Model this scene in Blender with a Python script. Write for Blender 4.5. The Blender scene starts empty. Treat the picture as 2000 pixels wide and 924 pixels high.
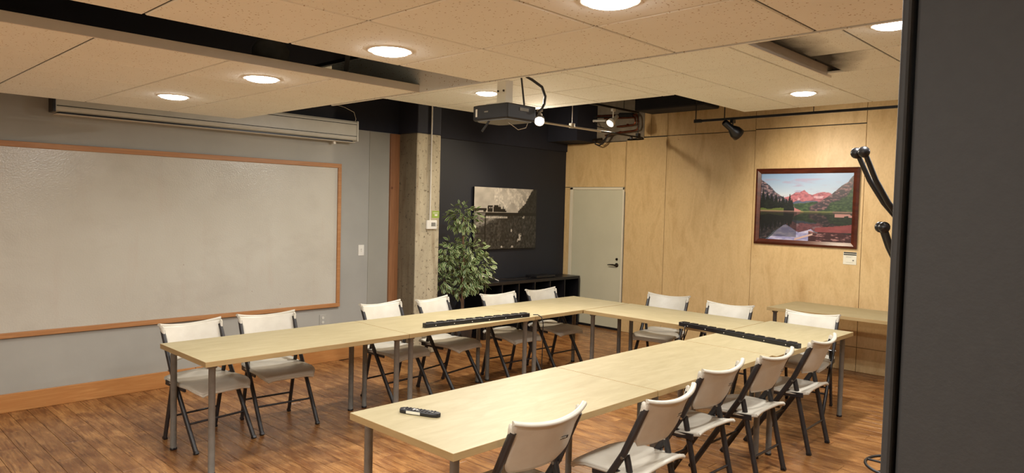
import bpy, bmesh, math, random
from mathutils import Vector, Matrix
random.seed(7)
S = bpy.context.scene
COL = S.collection
PI = math.pi

# ------------------------------------------------------------------ camera, world, lights, exposure
CAM = Vector((6.749, -1.6685, 1.749))
yaw, pitch, roll = -0.7695, -0.0425, 0.0259
fw = Vector((math.sin(yaw)*math.cos(pitch), math.cos(yaw)*math.cos(pitch), math.sin(pitch)))
rt = Vector((math.cos(yaw), -math.sin(yaw), 0)); up = rt.cross(fw)
r2 = math.cos(roll)*rt + math.sin(roll)*up; u2 = -math.sin(roll)*rt + math.cos(roll)*up
cam = bpy.data.cameras.new('camera'); cam.sensor_width = 36; cam.lens = 36*1377.25/2000
cam.clip_start = .05; cam.clip_end = 60
co = bpy.data.objects.new('camera', cam); COL.objects.link(co)
co.matrix_world = Matrix(((r2.x, u2.x, -fw.x, CAM.x), (r2.y, u2.y, -fw.y, CAM.y), (r2.z, u2.z, -fw.z, CAM.z), (0, 0, 0, 1)))
S.camera = co
w = bpy.data.worlds.new('world'); S.world = w; w.use_nodes = True
w.node_tree.nodes['Background'].inputs[0].default_value = (1, .85, .7, 1)
w.node_tree.nodes['Background'].inputs[1].default_value = .02
S.view_settings.view_transform = 'Standard'; S.view_settings.look = 'None'
S.view_settings.gamma = 1; S.view_settings.use_curve_mapping = False
EXPO = 0.5
S.view_settings.exposure = EXPO
WARM = (1.0, .995, .965)          # colour of the ceiling downlights
DOWN_W = 24.0                    # watts of each downlight
ZN, ZF = 2.44, 2.73              # near (lower) and far (upper) ceiling heights
# downlights: x, y, ceiling height
DOWNLIGHTS = [(4.092, .25, ZN, .20), (2.899, .228, ZN, .70), (1.708, .186, ZN, .15), (5.323, .242, ZN, .70),
              (2.26, 2.605, ZF, 1.7), (4.408, 4.105, ZF, 1.6), (5.584, 2.292, ZF, 1.1)]      # last value: share of DOWN_W
DOWN_OUT = [(6.6, .25, ZN, .5), (4.3, -2.9, ZN, 2.2), (2.5, -2.9, ZN, .1), (5.9, -2.9, ZN, 2.2), (6.6, 4.1, ZF, .9)]   # added unseen to fill the room, behind or beside the camera

# ------------------------------------------------------------------ helpers
def tag(o, label=None, cat=None, group=None, kind=None):
    if label: o['label'] = label
    if cat: o['category'] = cat
    if group: o['group'] = group
    if kind: o['kind'] = kind
    return o
def empty(name, loc=(0, 0, 0), rz=0, label=None, cat=None, group=None):
    o = bpy.data.objects.new(name, None); COL.objects.link(o)
    o.location = loc; o.rotation_euler = (0, 0, rz); o.empty_display_size = .1
    return tag(o, label, cat, group)
class MB:
    """collects geometry for one mesh"""
    def __init__(s): s.v = []; s.f = []; s.sm = []; s.mi = []; s.cur = 0
    def add(s, vs, fs, smooth=False):
        n = len(s.v); s.v += [tuple(p) for p in vs]
        for f in fs: s.f.append(tuple(n+i for i in f)); s.sm.append(smooth); s.mi.append(s.cur)
    def box(s, x0, x1, y0, y1, z0, z1, M=None):
        vs = [Vector((x, y, z)) for z in (z0, z1) for x, y in ((x0, y0), (x1, y0), (x1, y1), (x0, y1))]
        if M is not None: vs = [M @ p for p in vs]
        s.add(vs, [(3, 2, 1, 0), (4, 5, 6, 7), (0, 1, 5, 4), (1, 2, 6, 5), (2, 3, 7, 6), (3, 0, 4, 7)]); return s
    def bar(s, a, b, wx, wy, side=None):
        """rectangular bar from a to b; wx measured along 'side'"""
        a, b = Vector(a), Vector(b); d = (b-a).normalized()
        e = Vector(side) if side else (Vector((0, 0, 1)) if abs(d.z) < .9 else Vector((1, 0, 0)))
        e = (e - d*e.dot(d)).normalized(); g = d.cross(e)
        vs = [p + e*sx*wx/2 + g*sy*wy/2 for p in (a, b) for sx, sy in ((-1, -1), (1, -1), (1, 1), (-1, 1))]
        s.add(vs, [(3, 2, 1, 0), (4, 5, 6, 7), (0, 1, 5, 4), (1, 2, 6, 5), (2, 3, 7, 6), (3, 0, 4, 7)]); return s
    def tube(s, pts, r, n=12, caps=True, flat=1.0, side=None):
        pts = [Vector(p) for p in pts]; m = len(pts)
        rs = r if isinstance(r, (list, tuple)) else [r]*m
        prev = None; rings = []
        for i, p in enumerate(pts):
            d = (pts[min(i+1, m-1)] - pts[max(i-1, 0)]).normalized()
            if prev is None:
                e = Vector(side) if side else (Vector((0, 0, 1)) if abs(d.z) < .9 else Vector((1, 0, 0)))
            else: e = prev
            e = (e - d*e.dot(d)).normalized(); g = d.cross(e); prev = e
            rings.append([p + e*math.cos(t)*rs[i]*flat + g*math.sin(t)*rs[i] for t in (2*PI*k/n for k in range(n))])
        fs = [(i*n+k, i*n+(k+1) % n, (i+1)*n+(k+1) % n, (i+1)*n+k) for i in range(m-1) for k in range(n)]
        s.add([q for R in rings for q in R], fs, True)
        if caps:
            s.add(rings[0], [tuple(range(n))[::-1]]); s.add(rings[-1], [tuple(range(n))])
        return s
    def lathe(s, prof, n=24, M=None, smooth=True):
        """prof = [(r, z), ...]"""
        M = M or Matrix.Identity(4)
        vs = [M @ Vector((r*math.cos(2*PI*k/n), r*math.sin(2*PI*k/n), z)) for r, z in prof for k in range(n)]
        m = len(prof)
        s.add(vs, [(i*n+k, i*n+(k+1) % n, (i+1)*n+(k+1) % n, (i+1)*n+k) for i in range(m-1) for k in range(n)], smooth)
        s.add(vs[:n], [tuple(range(n))[::-1]]); s.add(vs[-n:], [tuple(range(n))]); return s
    def prism(s, poly, z0, z1, M=None):
        M = M or Matrix.Identity(4); n = len(poly)
        vs = [M @ Vector((x, y, z)) for z in (z0, z1) for x, y in poly]
        s.add(vs, [tuple(range(n))[::-1], tuple(range(n, 2*n))] + [(k, (k+1) % n, n+(k+1) % n, n+k) for k in range(n)]); return s
    def ball(s, c, r, n=12):
        c = Vector(c); m = n//2
        return s.lathe([(max(r*math.sin(PI*i/m), 1e-4), -r*math.cos(PI*i/m)) for i in range(m+1)], n, Matrix.Translation(c))
    def mesh(s, name, mats):
        me = bpy.data.meshes.new(name); me.from_pydata(s.v, [], s.f)
        me.polygons.foreach_set('use_smooth', s.sm); me.polygons.foreach_set('material_index', s.mi)
        for m in (mats if isinstance(mats, (list, tuple)) else [mats]): me.materials.append(m)
        me.update(); return me
    def build(s, name, mats, parent=None, bevel=0, loc=None, seg=2, label=None):
        o = bpy.data.objects.new(name, s.mesh(name, mats)); COL.objects.link(o)
        if parent is not None: o.parent = parent
        if loc is not None: o.location = loc
        if bevel:
            b = o.modifiers.new('bevel', 'BEVEL'); b.width = bevel; b.segments = seg; b.limit_method = 'ANGLE'; b.angle_limit = .6
        if label: o['label'] = label
        return o
def inst(name, me, parent, loc=(0, 0, 0), rot=(0, 0, 0), scale=None):
    o = bpy.data.objects.new(name, me); COL.objects.link(o); o.parent = parent
    o.location = loc; o.rotation_euler = rot
    if scale: o.scale = scale
    return o
def copy_tree(o, parent=None):
    c = o.copy(); COL.objects.link(c); c.parent = parent
    for ch in [q for q in ALLCH(o)]: copy_tree(ch, c)
    return c
def ALLCH(o): return list(o.children)

# ------------------------------------------------------------------ materials
def srgb(r, g, b):
    f = lambda c: (c/255/12.92) if c/255 <= .04045 else ((c/255+.055)/1.055)**2.4
    return (f(r), f(g), f(b), 1)
def newmat(name, base=(.8, .8, .8, 1), rough=.5, metal=0, spec=.5):
    m = bpy.data.materials.new(name); m.use_nodes = True
    b = m.node_tree.nodes['Principled BSDF']
    b.inputs['Base Color'].default_value = base if len(base) == 4 else (*base, 1)
    b.inputs['Roughness'].default_value = rough; b.inputs['Metallic'].default_value = metal
    b.inputs['Specular IOR Level'].default_value = spec
    return m, m.node_tree, b
def nd(nt, t, **kw):
    n = nt.nodes.new(t)
    for k, v in kw.items():
        if k.startswith('i_'):
            n.inputs[k[2:]].default_value = v
        else: setattr(n, k, v)
    return n
def coords(nt, scale=(1, 1, 1), kind='Object', perobj=False):
    tc = nd(nt, 'ShaderNodeTexCoord'); mp = nd(nt, 'ShaderNodeMapping'); mp.inputs['Scale'].default_value = scale
    nt.links.new(tc.outputs[kind], mp.inputs[0])
    if perobj:
        oi = nd(nt, 'ShaderNodeObjectInfo'); ml = nd(nt, 'ShaderNodeMath', operation='MULTIPLY'); ml.inputs[1].default_value = 37.0
        nt.links.new(oi.outputs['Random'], ml.inputs[0]); nt.links.new(ml.outputs[0], mp.inputs['Location'])
    return mp.outputs[0]
def noise(nt, vec, scale, detail=4, rough=.55, dist=0):
    n = nd(nt, 'ShaderNodeTexNoise'); n.inputs['Scale'].default_value = scale; n.inputs['Detail'].default_value = detail
    n.inputs['Roughness'].default_value = rough; n.inputs['Distortion'].default_value = dist
    nt.links.new(vec, n.inputs['Vector']); return n.outputs['Fac']
def ramp(nt, fac, stops, interp='LINEAR'):
    r = nd(nt, 'ShaderNodeValToRGB'); r.color_ramp.interpolation = interp
    while len(r.color_ramp.elements) < len(stops): r.color_ramp.elements.new(.5)
    for e, (p, c) in zip(r.color_ramp.elements, stops):
        e.position = p; e.color = c if len(c) == 4 else (*c, 1)
    nt.links.new(fac, r.inputs[0]); return r.outputs[0]
def mix(nt, a, b, fac, mode='MIX'):
    m = nd(nt, 'ShaderNodeMix', data_type='RGBA', blend_type=mode)
    for sock, v in ((m.inputs[0], fac), (m.inputs[6], a), (m.inputs[7], b)):
        if hasattr(v, 'is_linked') or hasattr(v, 'links'): nt.links.new(v, sock)
        else: sock.default_value = v
    return m.outputs[2]
def bump(nt, b, h, strength=.3, dist=.002):
    n = nd(nt, 'ShaderNodeBump'); n.inputs['Strength'].default_value = strength; n.inputs['Distance'].default_value = dist
    nt.links.new(h, n.inputs['Height']); nt.links.new(n.outputs[0], b.inputs['Normal'])
def noisy(name, c1, c2, scale=3, rough=.6, metal=0, bs=0, bscale=60, stretch=(1, 1, 1), perobj=False, spec=.5, lo=.35, hi=.65, detail=5):
    m, nt, b = newmat(name, c1, rough, metal, spec)
    v = coords(nt, stretch, perobj=perobj); f = noise(nt, v, scale, detail)
    nt.links.new(ramp(nt, f, [(lo, c1), (hi, c2)]), b.inputs['Base Color'])
    if bs: bump(nt, b, noise(nt, v, bscale, 3), bs)
    return m

M = {}
M['grey_wall'] = noisy('grey_wall_paint', srgb(168, 166, 158), srgb(160, 158, 150), 1.5, .75, bs=.15, bscale=180)
M['grey_wall2'] = noisy('darker_grey_wall_band', srgb(160, 157, 146), srgb(152, 149, 138), 1.5, .75, bs=.15, bscale=180)
M['navy'] = noisy('navy_black_paint', srgb(30, 32, 46), srgb(24, 26, 38), 2, .8, bs=.3, bscale=40)
M['black_wall'] = noisy('black_wall_paint', srgb(26, 30, 41), srgb(22, 26, 36), 1.2, .62, bs=.2, bscale=150)
M['plenum'] = noisy('dark_slab_paint', srgb(28, 28, 34), srgb(18, 18, 24), 2, .9)
M['shell'] = noisy('plain_wall_paint', srgb(200, 190, 170), srgb(190, 180, 160), 1.5, .8)
M['partition'] = noisy('charcoal_paint', srgb(46, 45, 44), srgb(43, 42, 41), 60, .65, bs=.15, bscale=200)
M['black_plastic'] = noisy('black_plastic', srgb(26, 25, 28), srgb(20, 19, 22), 8, .35)
M['black_metal'] = noisy('black_metal', srgb(24, 23, 24), srgb(18, 17, 18), 8, .4)
M['frame_metal'] = noisy('charcoal_powder_coat', srgb(44, 41, 42), srgb(36, 33, 34), 20, .38)
M['leg_metal'] = noisy('grey_powder_coated_steel', srgb(128, 128, 124), srgb(118, 118, 114), 20, .42, metal=.1)
M['white_plastic'] = noisy('white_plastic', srgb(232, 228, 218), srgb(226, 222, 212), 8, .4)
M['cream_plastic'] = noisy('cream_moulded_plastic', srgb(196, 190, 176), srgb(189, 182, 168), 12, .42, bs=.06, bscale=300)
M['white_metal'] = noisy('white_painted_steel', srgb(222, 216, 202), srgb(214, 208, 195), 6, .45)
M['screen_case'] = noisy('white_screen_case', srgb(205, 203, 192), srgb(197, 195, 184), 6, .4)
M['dark_line'] = noisy('dark_seam', srgb(40, 38, 34), srgb(30, 28, 25), 8, .7)
M['copper'] = noisy('copper', srgb(150, 88, 62), srgb(110, 60, 42), 14, .35, metal=.9)
M['chrome'] = noisy('chrome', srgb(200, 198, 195), srgb(180, 178, 175), 14, .25, metal=1)
M['projector_black'] = noisy('matt_black_plastic', srgb(20, 19, 24), srgb(15, 14, 19), 8, .5)
M['foam'] = noisy('black_pipe_foam', srgb(20, 20, 22), srgb(12, 12, 14), 30, .9, bs=.5, bscale=50)
M['concrete_wall'] = noisy('bare_concrete', srgb(150, 138, 120), srgb(120, 110, 96), 5, .85, bs=.4, bscale=30)
M['door_paint'] = noisy('sage_door_paint', srgb(200, 196, 172), srgb(194, 190, 166), 2, .45)
M['door_frame'] = noisy('white_door_frame', srgb(222, 214, 192), srgb(214, 206, 184), 3, .5)
M['bronze'] = noisy('dark_bronze', srgb(60, 48, 36), srgb(44, 34, 26), 10, .35, metal=.7)
M['bronze_frame'] = noisy('mahogany_frame_wood', srgb(92, 42, 26), srgb(66, 28, 18), 5, .3, stretch=(1, 4, 4))
M['label_green'] = noisy('green_label', srgb(150, 172, 70), srgb(140, 162, 60), 10, .6)
M['paper'] = noisy('card_paper', srgb(228, 224, 208), srgb(222, 218, 200), 10, .7)
M['ink'] = noisy('black_ink', srgb(34, 32, 32), srgb(28, 26, 26), 10, .6)
M['ink_grey'] = noisy('grey_ink', srgb(130, 128, 120), srgb(110, 108, 100), 10, .6)
M['joint'] = noisy('dark_floor_joint', srgb(52, 30, 20), srgb(40, 24, 16), 10, .8)  # dark base colour seen in the joints between planks
M['grid_white'] = noisy('ceiling_grid_enamel', srgb(190, 176, 150), srgb(182, 168, 142), 5, .55)
M['bark'] = noisy('brown_bark', srgb(120, 92, 66), srgb(84, 62, 44), 10, .8, bs=.5, bscale=60, stretch=(1, 1, .2))
M['pot'] = noisy('dark_pot', srgb(60, 50, 44), srgb(48, 40, 36), 10, .6)
M['soil'] = noisy('dark_soil', srgb(50, 38, 30), srgb(30, 22, 18), 30, .9, bs=.8, bscale=60)

def pine(name, c1, c2, axis, knots=True):
    st = {'x': (.6, 9, 9), 'y': (9, .6, 9), 'z': (9, 9, .6)}[axis]
    m, nt, b = newmat(name, c1, .5)
    v = coords(nt, st, perobj=True); f = noise(nt, v, 2.2, 6, .6, 1.2)
    c = ramp(nt, f, [(.3, c1), (.55, c2), (.75, c1)])
    if knots:
        v2 = coords(nt, (1, 1, 1), perobj=True)
        vo = nd(nt, 'ShaderNodeTexVoronoi'); vo.inputs['Scale'].default_value = 3.2; nt.links.new(v2, vo.inputs['Vector'])
        k = ramp(nt, vo.outputs['Distance'], [(.03, (1, 1, 1)), (.07, (0, 0, 0))])
        c = mix(nt, c, srgb(90, 50, 25), k)
    nt.links.new(c, b.inputs['Base Color']); bump(nt, b, f, .2)
    return m
M['pine_y'] = pine('pine_board_along_wall', srgb(196, 142, 84), srgb(178, 120, 66), 'y')
M['pine_frame'] = pine('pine_frame_wood', srgb(186, 136, 88), srgb(168, 116, 70), 'y', False)
M['pine_z'] = pine('stained_trim_wood', srgb(156, 108, 70), srgb(134, 88, 54), 'z')

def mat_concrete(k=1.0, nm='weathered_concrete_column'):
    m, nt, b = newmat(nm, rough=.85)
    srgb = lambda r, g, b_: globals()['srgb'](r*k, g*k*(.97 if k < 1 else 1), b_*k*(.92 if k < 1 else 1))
    v = coords(nt); v2 = coords(nt, (1, 1, .35))
    c = ramp(nt, noise(nt, v2, 3.5, 6, .65), [(.3, srgb(150, 138, 116)), (.5, srgb(176, 164, 138)), (.7, srgb(196, 184, 156))])
    pits = ramp(nt, noise(nt, v, 26, 5, .7), [(.34, (1, 1, 1)), (.42, (0, 0, 0))])
    c = mix(nt, c, srgb(96, 84, 66), pits)
    st = ramp(nt, noise(nt, coords(nt, (6, 6, .5)), 2.5, 3), [(.55, (0, 0, 0)), (.72, (.6, .6, .6))])
    c = mix(nt, c, srgb(128, 104, 74), st)
    nt.links.new(c, b.inputs['Base Color']); bump(nt, b, noise(nt, v, 26, 5, .7), .8, .006)
    return m
M['concrete'] = mat_concrete(); M['concrete_dark'] = mat_concrete(.68, 'darker_concrete_side')  # second is a darker copy for the column's near side

def mat_plank():
    m, nt, b = newmat('red_brown_laminate', rough=.3)
    oi = nd(nt, 'ShaderNodeObjectInfo')
    v = coords(nt, (1.2, 16, 1), perobj=True); v2 = coords(nt, (2.2, 5, 1), perobj=True)
    g = noise(nt, v, 2.6, 7, .62, 1.6)
    c = ramp(nt, g, [(.30, srgb(116, 78, 46)), (.48, srgb(166, 119, 72)), (.62, srgb(184, 137, 84)), (.8, srgb(146, 99, 59))])
    blotch = ramp(nt, noise(nt, v2, 2.2, 4), [(.35, srgb(170, 140, 120)), (.65, (1, 1, 1))])
    c = mix(nt, c, blotch, .75, 'MULTIPLY')
    knot = ramp(nt, noise(nt, coords(nt, (5, 26, 1), perobj=True), 3, 3), [(.70, (0, 0, 0)), (.78, (.8, .8, .8))])
    c = mix(nt, c, srgb(78, 42, 26), knot)
    tone = ramp(nt, oi.outputs['Random'], [(0, (.80, .76, .74)), (.5, (.95, .93, .91)), (1, (1.08, 1.06, 1.04))])
    c = mix(nt, c, tone, 1, 'MULTIPLY')
    nt.links.new(c, b.inputs['Base Color'])
    nt.links.new(ramp(nt, g, [(.3, (.36, .36, .36)), (.7, (.22, .22, .22))]), b.inputs['Roughness'])
    bump(nt, b, g, .25, .001); b.inputs['Specular IOR Level'].default_value = .42
    return m
M['plank'] = mat_plank()

def mat_tile():
    m, nt, b = newmat('mineral_fibre_ceiling_tile', rough=.9)
    v = coords(nt, perobj=True)
    base = ramp(nt, noise(nt, v, 2.5, 4), [(.3, srgb(243, 246, 240)), (.7, srgb(239, 242, 235))])
    vo = nd(nt, 'ShaderNodeTexVoronoi'); vo.inputs['Scale'].default_value = 55; vo.inputs['Randomness'].default_value = 1
    nt.links.new(v, vo.inputs['Vector'])
    n2 = noise(nt, v, 38, 2)
    th = nd(nt, 'ShaderNodeMath', operation='MULTIPLY'); nt.links.new(vo.outputs['Distance'], th.inputs[0]); nt.links.new(n2, th.inputs[1])
    fl = ramp(nt, th.outputs[0], [(.055, (1, 1, 1)), (.085, (0, 0, 0))])
    c = mix(nt, base, srgb(170, 146, 112), fl)
    tone = nd(nt, 'ShaderNodeObjectInfo')
    c = mix(nt, c, ramp(nt, tone.outputs['Random'], [(0, (.97, .97, .965)), (1, (1, 1, 1))]), 1, 'MULTIPLY')
    nt.links.new(c, b.inputs['Base Color']); inv = nd(nt, 'ShaderNodeInvert'); nt.links.new(fl, inv.inputs['Color']); bump(nt, b, inv.outputs[0], .5, .003)
    return m
M['tile'] = mat_tile()
def mat_dark_edge(k):  # tile colour blended darker along the slot edge
    m = mat_tile(); m.name = 'dark_edged_ceiling_tile'; nt = m.node_tree; b = nt.nodes['Principled BSDF']
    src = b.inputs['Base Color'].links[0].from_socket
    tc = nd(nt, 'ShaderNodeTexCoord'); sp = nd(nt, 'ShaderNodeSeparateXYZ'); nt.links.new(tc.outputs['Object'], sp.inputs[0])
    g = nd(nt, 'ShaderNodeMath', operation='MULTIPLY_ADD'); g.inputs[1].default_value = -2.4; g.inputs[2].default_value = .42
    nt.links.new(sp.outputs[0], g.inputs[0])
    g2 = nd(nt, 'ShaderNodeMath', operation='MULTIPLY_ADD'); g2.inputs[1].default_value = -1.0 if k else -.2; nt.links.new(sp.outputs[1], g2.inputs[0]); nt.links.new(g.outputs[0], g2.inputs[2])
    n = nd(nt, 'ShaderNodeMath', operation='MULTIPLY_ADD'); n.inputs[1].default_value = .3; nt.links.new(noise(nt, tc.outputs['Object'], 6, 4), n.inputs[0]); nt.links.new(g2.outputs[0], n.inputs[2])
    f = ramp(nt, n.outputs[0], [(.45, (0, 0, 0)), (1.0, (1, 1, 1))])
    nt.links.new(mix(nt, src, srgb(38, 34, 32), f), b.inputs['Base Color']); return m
M['dusty0'] = mat_dark_edge(0); M['dusty1'] = mat_dark_edge(1)

def mat_ply():
    m, nt, b = newmat('varnished_birch_plywood', rough=.42)
    v = coords(nt, (2.6, 2.6, .8), perobj=True)
    f = noise(nt, v, 2.0, 5, .55, .8)
    c = ramp(nt, f, [(.25, srgb(200, 168, 118)), (.5, srgb(214, 184, 134)), (.75, srgb(192, 158, 108))])
    fl = ramp(nt, noise(nt, coords(nt, (6, 6, 3), perobj=True), 9, 6, .7), [(.3, (.84, .82, .78)), (.55, (1, 1, 1))])
    c = mix(nt, c, fl, .7, 'MULTIPLY')
    kn = ramp(nt, noise(nt, coords(nt, (2, 2, 2), perobj=True), 12, 2), [(.76, (0, 0, 0)), (.80, (.7, .7, .7))])
    c = mix(nt, c, srgb(150, 104, 62), kn)
    nt.links.new(c, b.inputs['Base Color']); bump(nt, b, f, .08)
    return m
M['ply'] = mat_ply()

def mat_tabletop(name, k=1.0, edge=False):
    m, nt, b = newmat(name, rough=.5)
    v = coords(nt, (5, 1.2, 5) if not edge else (1, 1, 8), perobj=True)
    f = noise(nt, v, 3.5, 6, .6, .6)
    cs = [(170, 157, 124), (163, 150, 116), (155, 142, 108)] if not edge else [(172, 148, 106), (165, 140, 98), (156, 131, 88)]
    c = ramp(nt, f, [(.3, srgb(*cs[0])), (.5, srgb(*cs[1])), (.75, srgb(*cs[2]))])
    nt.links.new(c, b.inputs['Base Color']); b.inputs['Specular IOR Level'].default_value = .3
    return m
M['top'] = mat_tabletop('birch_foil_tabletop'); M['edge'] = mat_tabletop('birch_edge_band', edge=True)

def mat_board():
    m, nt, b = newmat('worn_whiteboard', rough=.2)
    v = coords(nt)
    c = ramp(nt, noise(nt, v, 1.1, 3), [(.3, srgb(188, 183, 170)), (.7, srgb(198, 194, 182))])
    sm = ramp(nt, noise(nt, coords(nt, (1, .9, 1.3)), 1.9, 6, .66, .3), [(.5, (0, 0, 0)), (.78, (.32, .32, .32))])
    c = mix(nt, c, srgb(160, 150, 138), sm)
    vt = ramp(nt, noise(nt, coords(nt, (1, 5, .8)), 1.6, 4), [(.58, (0, 0, 0)), (.75, (.14, .14, .14))])
    c = mix(nt, c, srgb(182, 156, 142), vt)
    sp = ramp(nt, noise(nt, v, 20, 2), [(.785, (0, 0, 0)), (.81, (.7, .7, .7))])
    c = mix(nt, c, srgb(120, 76, 66), sp)
    nt.links.new(c, b.inputs['Base Color']); bump(nt, b, noise(nt, v, 75, 2), .6, .003)
    return m
M['board'] = mat_board()

def mat_leaf():
    m, nt, b = newmat('variegated_leaf', rough=.45)
    at = nd(nt, 'ShaderNodeUVMap'); sep = nd(nt, 'ShaderNodeSeparateXYZ'); nt.links.new(at.outputs[0], sep.inputs[0])
    oi = nd(nt, 'ShaderNodeObjectInfo')
    rim = ramp(nt, sep.outputs[0], [(.55, (0, 0, 0)), (.8, (1, 1, 1))])
    c = mix(nt, srgb(72, 98, 50), srgb(200, 208, 152), rim)
    nt.links.new(c, b.inputs['Base Color'])
    return m
M['leaf'] = mat_leaf()

def mat_emit(name, col, s):
    m, nt, b = newmat(name, (1, 1, 1, 1), .4)
    b.inputs['Emission Color'].default_value = (*col, 1); b.inputs['Emission Strength'].default_value = s
    return m
M['lamp_glow'] = mat_emit('lit_lamp_lens', (1, .97, .93), 30)

def mat_vcol(name, rough=.4):
    m, nt, b = newmat(name, rough=rough); a = nd(nt, 'ShaderNodeAttribute', attribute_name='print')
    nt.links.new(a.outputs['Color'], b.inputs['Base Color']); return m
M['print'] = mat_vcol('photo_print', .35)

def area_lamp(name, parent, loc, power, size, rot=(0, 0, 0), col=WARM, spread=PI):
    l = bpy.data.lights.new(name, 'AREA'); l.shape = 'DISK'; l.size = size; l.energy = power; l.color = col; l.spread = spread
    o = bpy.data.objects.new(name, l); COL.objects.link(o); o.parent = parent; o.location = loc; o.rotation_euler = rot
    return o

# ------------------------------------------------------------------ structure: floor with planks
RX, RY0, RY1 = 9.0, -4.0, 6.67
fl = MB().box(-.25, RX, RY0, RY1, -.06, -.004).build('floor', M['joint']); tag(fl, kind='structure')
PW, PL = .126, 1.2
plank_me = {}
def plank_mesh(L):
    k = round(L, 2)
    if k not in plank_me:
        b = MB(); e = .0012; t = .004; z0, z1 = -.004, 0
        x1, y1 = L, PW
        b.add([(e, e, z0), (x1-e, e, z0), (x1-e, y1-e, z0), (e, y1-e, z0),
               (e, e, z1-.001), (x1-e, e, z1-.001), (x1-e, y1-e, z1-.001), (e, y1-e, z1-.001),
               (e+.001, e+.001, z1), (x1-e-.001, e+.001, z1), (x1-e-.001, y1-e-.001, z1), (e+.001, y1-e-.001, z1)],
              [(0, 1, 5, 4), (1, 2, 6, 5), (2, 3, 7, 6), (3, 0, 4, 7), (4, 5, 9, 8), (5, 6, 10, 9), (6, 7, 11, 10), (7, 4, 8, 11), (8, 9, 10, 11)])
        plank_me[k] = b.mesh('plank', M['plank'])
    return plank_me[k]
planks = []
r = 0; y = .183 - 34*PW
while y < RY1 - .001:
    if y + PW > RY0:
        off = ((r*7) % 10)*.12 - 1.3 + random.uniform(-.04, .04)
        x = off
        while x < RX:
            a = max(x, -.24 if y > 3.6 else 0.0); bb = min(x+PL, RX)
            if bb - a > .06: planks.append((a, y, bb-a))
            x += PL
    r += 1; y += PW
def seen(p):
    x, y, L = p; d = Vector((x+L/2, y, 0)) - CAM; z = d.dot(fw)
    if z < 1.5: return 99
    X = d.dot(rt)/z*1377; Y = -d.dot(up)/z*1377
    return 0+z/4 if abs(X) < 1150 and Y < 560 else 20+z
planks.sort(key=seen)
for a, yy, L in planks[:300]:
    inst('plank', plank_mesh(L), fl, (a, yy, 0))
b = MB()
for a, yy, L in planks[300:]:
    b.box(a+.0012, a+L-.0012, yy+.0012, yy+PW-.0012, -.004, 0)
tag(b.build('far_planks', M['plank'], fl), kind='stuff')

# ------------------------------------------------------------------ structure: walls
wl = MB(); wl.box(-.3, 0, RY0, 3.345, 0, 2.56); wl.cur = 1; wl.box(-.3, 0, RY0, 3.345, 2.56, 3.4)
wl.cur = 0
tag(wl.build('wall_left', [M['grey_wall'], M['navy']]), kind='structure')
tag(MB().box(0, .006, 2.945, 3.22, .15, 2.555).build('wall_band', M['grey_wall2']), kind='structure')  # slightly darker band of wall beside the timber post
wb_ = MB(); wb_.box(-.5, -.209, 3.345, RY1+.1, 0, 2.6); wb_.cur = 1; wb_.box(-.5, -.185, 3.345, RY1+.1, 2.6, 3.4)
tag(wb_.build('wall_alcove', [M['black_wall'], M['navy']]), kind='structure')
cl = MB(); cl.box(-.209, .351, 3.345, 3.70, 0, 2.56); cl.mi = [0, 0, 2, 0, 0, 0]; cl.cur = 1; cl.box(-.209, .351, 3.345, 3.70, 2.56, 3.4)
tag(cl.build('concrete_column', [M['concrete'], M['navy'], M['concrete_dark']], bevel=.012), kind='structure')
tag(MB().box(0, .035, 3.22, 3.345, 0, 2.555).build('trim_2', M['pine_z'], bevel=.004), kind='structure')
tag(MB().box(0, .018, RY0, 1.02, 0, .15).build('baseboard_left', M['pine_y'], bevel=.004), kind='structure')
o = MB().box(0, .018, 1.024, 3.22, 0, .15).build('baseboard_left', M['pine_y'], bevel=.004); tag(o, kind='structure')
tag(MB().box(RX, RX+.1, RY0, RY1, 0, 3.4).build('wall_right', M['shell']), kind='structure')
tag(MB().box(-.3, RX, RY0-.1, RY0, 0, 3.4).build('wall_front', M['shell']), kind='structure')
# back wall: dark backing with plywood panels
wk = MB(); wk.box(-.209, RX, RY1, RY1+.1, 0, 3.4)
wback = wk.build('wall_back', M['dark_line']); tag(wback, kind='structure')
J = .005
def panel(x0, x1, z0, z1, name='panel', mat='ply', y=RY1-.014):
    cx, cz = (x0+x1)/2, (z0+z1)/2
    MB().box(x0+J/2-cx, x1-J/2-cx, -.0, .014, z0+J/2-cz, z1-J/2-cz).build(name, M[mat], wback, bevel=.0008, loc=(cx, y, cz), seg=1)
panel(-.209, -.105, 0, 2.062); panel(-.209, .892, 2.066, 2.715)
panel(.905, 1.56, 0, 2.752)
panel(.892, .905, 2.0, 2.74)
panel(1.56, 2.81, 0, 2.758)
panel(2.81, 4.09, .275, 2.768); panel(2.81, 4.09, 0, .275)
for x0, x1 in ((4.09, 5.35), (5.35, 6.6), (6.6, 7.85), (7.85, 9.0)):
    panel(x0, x1, .275, 2.78); panel(x0, x1, 0, .275)
for x0, x1 in ((1.19, 1.30), (1.30, 1.56), (1.56, 1.985), (1.985, 2.81), (2.81, 4.09), (4.09, 5.35), (5.35, 6.6), (6.6, 7.85), (7.85, 9.0)):
    panel(x0, x1, 2.762 if x0 < 2 else 2.775, 3.38)
panel(.365, 1.19, 2.72, 3.38, 'concrete_panel', 'concrete_wall')
tag(MB().box(-.185, .365, 6.2, RY1-.001, 2.717, 3.4).build('trim_3', M['navy']), kind='structure')

# slab above, and the dark duct seen behind the ceiling edge
tag(MB().box(-.5, RX+.1, RY0-.1, RY1+.1, 3.4, 3.5).build('slab', M['plenum']), kind='structure')
tag(MB().box(1.6, 2.56, 5.8, 6.2, 2.99, 3.4).build('duct', M['plenum'], bevel=.02), 'black square duct under the slab behind the far ceiling edge', 'duct')

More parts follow.
